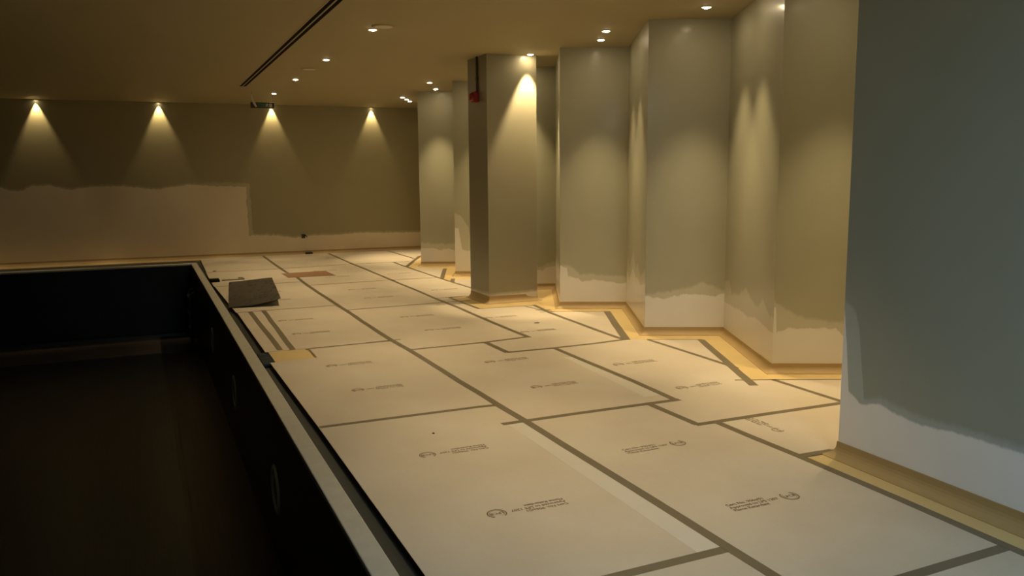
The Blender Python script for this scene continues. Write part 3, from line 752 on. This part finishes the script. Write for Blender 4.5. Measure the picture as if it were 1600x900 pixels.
tape([(2.75, 6.315), (3.17, 6.30), (3.6, 6.31), (3.97, 6.35)], 'cross tape strip from mid floor to the second bay corner', 0.045)
tape([(1.22, 7.215), (1.7, 7.245), (2.10, 7.275)], 'thin cross tape strip level with the cut-out corner', 0.028)
tape([(0.885, 9.57), (1.5, 9.585), (2.0, 9.595)], 'thin cross tape strip just before the grey sheet', 0.026)
tape([(2.03, 9.185), (2.6, 9.205), (3.20, 9.225), (3.55, 9.235)], 'cross tape strip running to the left foot of the pillar', 0.035)
tape([(0.84, 12.05), (1.98, 12.025)], 'thin cross tape strip behind the grey sheet', 0.03)
tape([(2.05, 11.575), (3.19, 11.61), (3.92, 11.592)], 'thin cross tape strip in the far middle of the floor', 0.034)
tape([(0.84, 13.97), (2.04, 13.945), (3.25, 14.105), (4.25, 14.04)], 'farthest thin cross tape strip', 0.035)
tape([(3.40, 9.60), (3.40, 9.2), (3.405, 8.59)], 'short tape strip beside the left foot of the pillar', 0.04, Z2)
tape([(3.40, 8.59), (3.75, 8.565), (4.05, 8.535)], 'fine tape line along the front foot of the pillar', 0.022)
tape([(3.22, 9.59), (3.58, 9.59)], 'fine tape line left of the pillar, behind the short strip', 0.03)
tape([(3.11, 3.245), (3.34, 3.235)], 'short cross tape strip meeting the corner of the near wall block', 0.05)
tape([(1.02, 9.55), (1.015, 8.4), (1.01, 7.28)], 'left of the two parallel tape strips on the poolside board', 0.05, Z2)
tape([(1.165, 9.60), (1.14, 8.4), (1.115, 7.25)], 'right of the two parallel tape strips on the poolside board', 0.05, Z2)
tape([(1.245, 7.21), (1.24, 6.84)], 'fine tape line down the side of the cut-out corner', 0.016)

# ------------------------------------------------------------------ loose things on the deck
# grey sheet, its near right corner lifted
G = [(0.82, 9.92), (1.405, 9.86), (1.70, 12.74), (1.05, 12.38)]
bm = bmesh.new(); nu, nv = 10, 14; grid = []
for j in range(nv + 1):
    row = []
    for i in range(nu + 1):
        u, v = i / nu, j / nv
        x = (G[0][0] * (1 - u) + G[1][0] * u) * (1 - v) + (G[3][0] * (1 - u) + G[2][0] * u) * v
        y = (G[0][1] * (1 - u) + G[1][1] * u) * (1 - v) + (G[3][1] * (1 - u) + G[2][1] * u) * v
        z = TH + 0.010 + 0.075 * (u ** 2.0) * (1 - v) ** 1.3 + 0.006 * math.sin(5 * v) * u
        row.append(bm.verts.new((x - 1.2, y - 11.2, z)))
    grid.append(row)
for j in range(nv):
    for i in range(nu):
        f = bm.faces.new((grid[j][i], grid[j][i + 1], grid[j + 1][i + 1], grid[j + 1][i])); f.smooth = True
bmesh.ops.solidify(bm, geom=bm.faces[:], thickness=0.006)
for f in bm.faces: f.material_index = 1 if f.normal.z < 0.3 else 0
bmesh.ops.recalc_face_normals(bm, faces=bm.faces[:])
for f in bm.faces: f.material_index = 0 if f.normal.z > 0.4 else 1
o = obj('loose_sheet', bm, [M['sheet'], M['sheet_under']], None, (1.2, 11.2, 0.0008))
tag(o, 'dark grey stiff sheet lying on the boards near the pool, one corner lifted', 'sheet')

bm = bmesh.new(); add_prism(bm, [(1.91, 13.20), (2.60, 13.24), (2.62, 12.55), (1.92, 12.62)], TH + 0.0016, TH + 0.0046)
tag(obj('brown_card', bm, M['card']), 'rust-brown flat card patch lying over the tape seam in the far floor', 'card')
# exposed gutter grate in the cut-out and small bits by the gutter
t = empty('gutter_grate', (0.855, 7.03, 0)); tag(t, 'black piece of gutter grating showing in the cut-out corner', 'grate')
bm = bmesh.new(); add_box(bm, -0.045, 0.045, -0.235, 0.235, -0.031, -0.024, 0.003); obj('base', bm, M['black'], t)
for k in range(12):
    bm = bmesh.new(); add_box(bm, -0.045, 0.045, -0.225 + k * 0.04, -0.205 + k * 0.04, -0.024, -0.004, 0.002); obj('bar', bm, M['gutter'], t)
bm = bmesh.new(); add_box(bm, -0.065, 0.06, -0.11, 0.11, 0.0, 0.035, 0.006)
o = obj('dark_block', bm, M['black'], None, (0.88, 12.66, TH)); tag(o, 'small black block at the pool gutter, left behind the grey sheet', 'block')
t = tag(empty('bent_strip', (1.1, 12.72, TH + 0.001)), 'thin L-shaped brown strip lying left behind the grey sheet', 'strip')
bm = bmesh.new(); add_box(bm, -0.12, 0.13, -0.03, 0.02, 0, 0.012, 0.003); obj('long_arm', bm, M['tape'], t)
bm = bmesh.new(); add_box(bm, 0.13, 0.20, -0.02, 0.22, 0, 0.012, 0.003); obj('short_arm', bm, M['tape'], t)
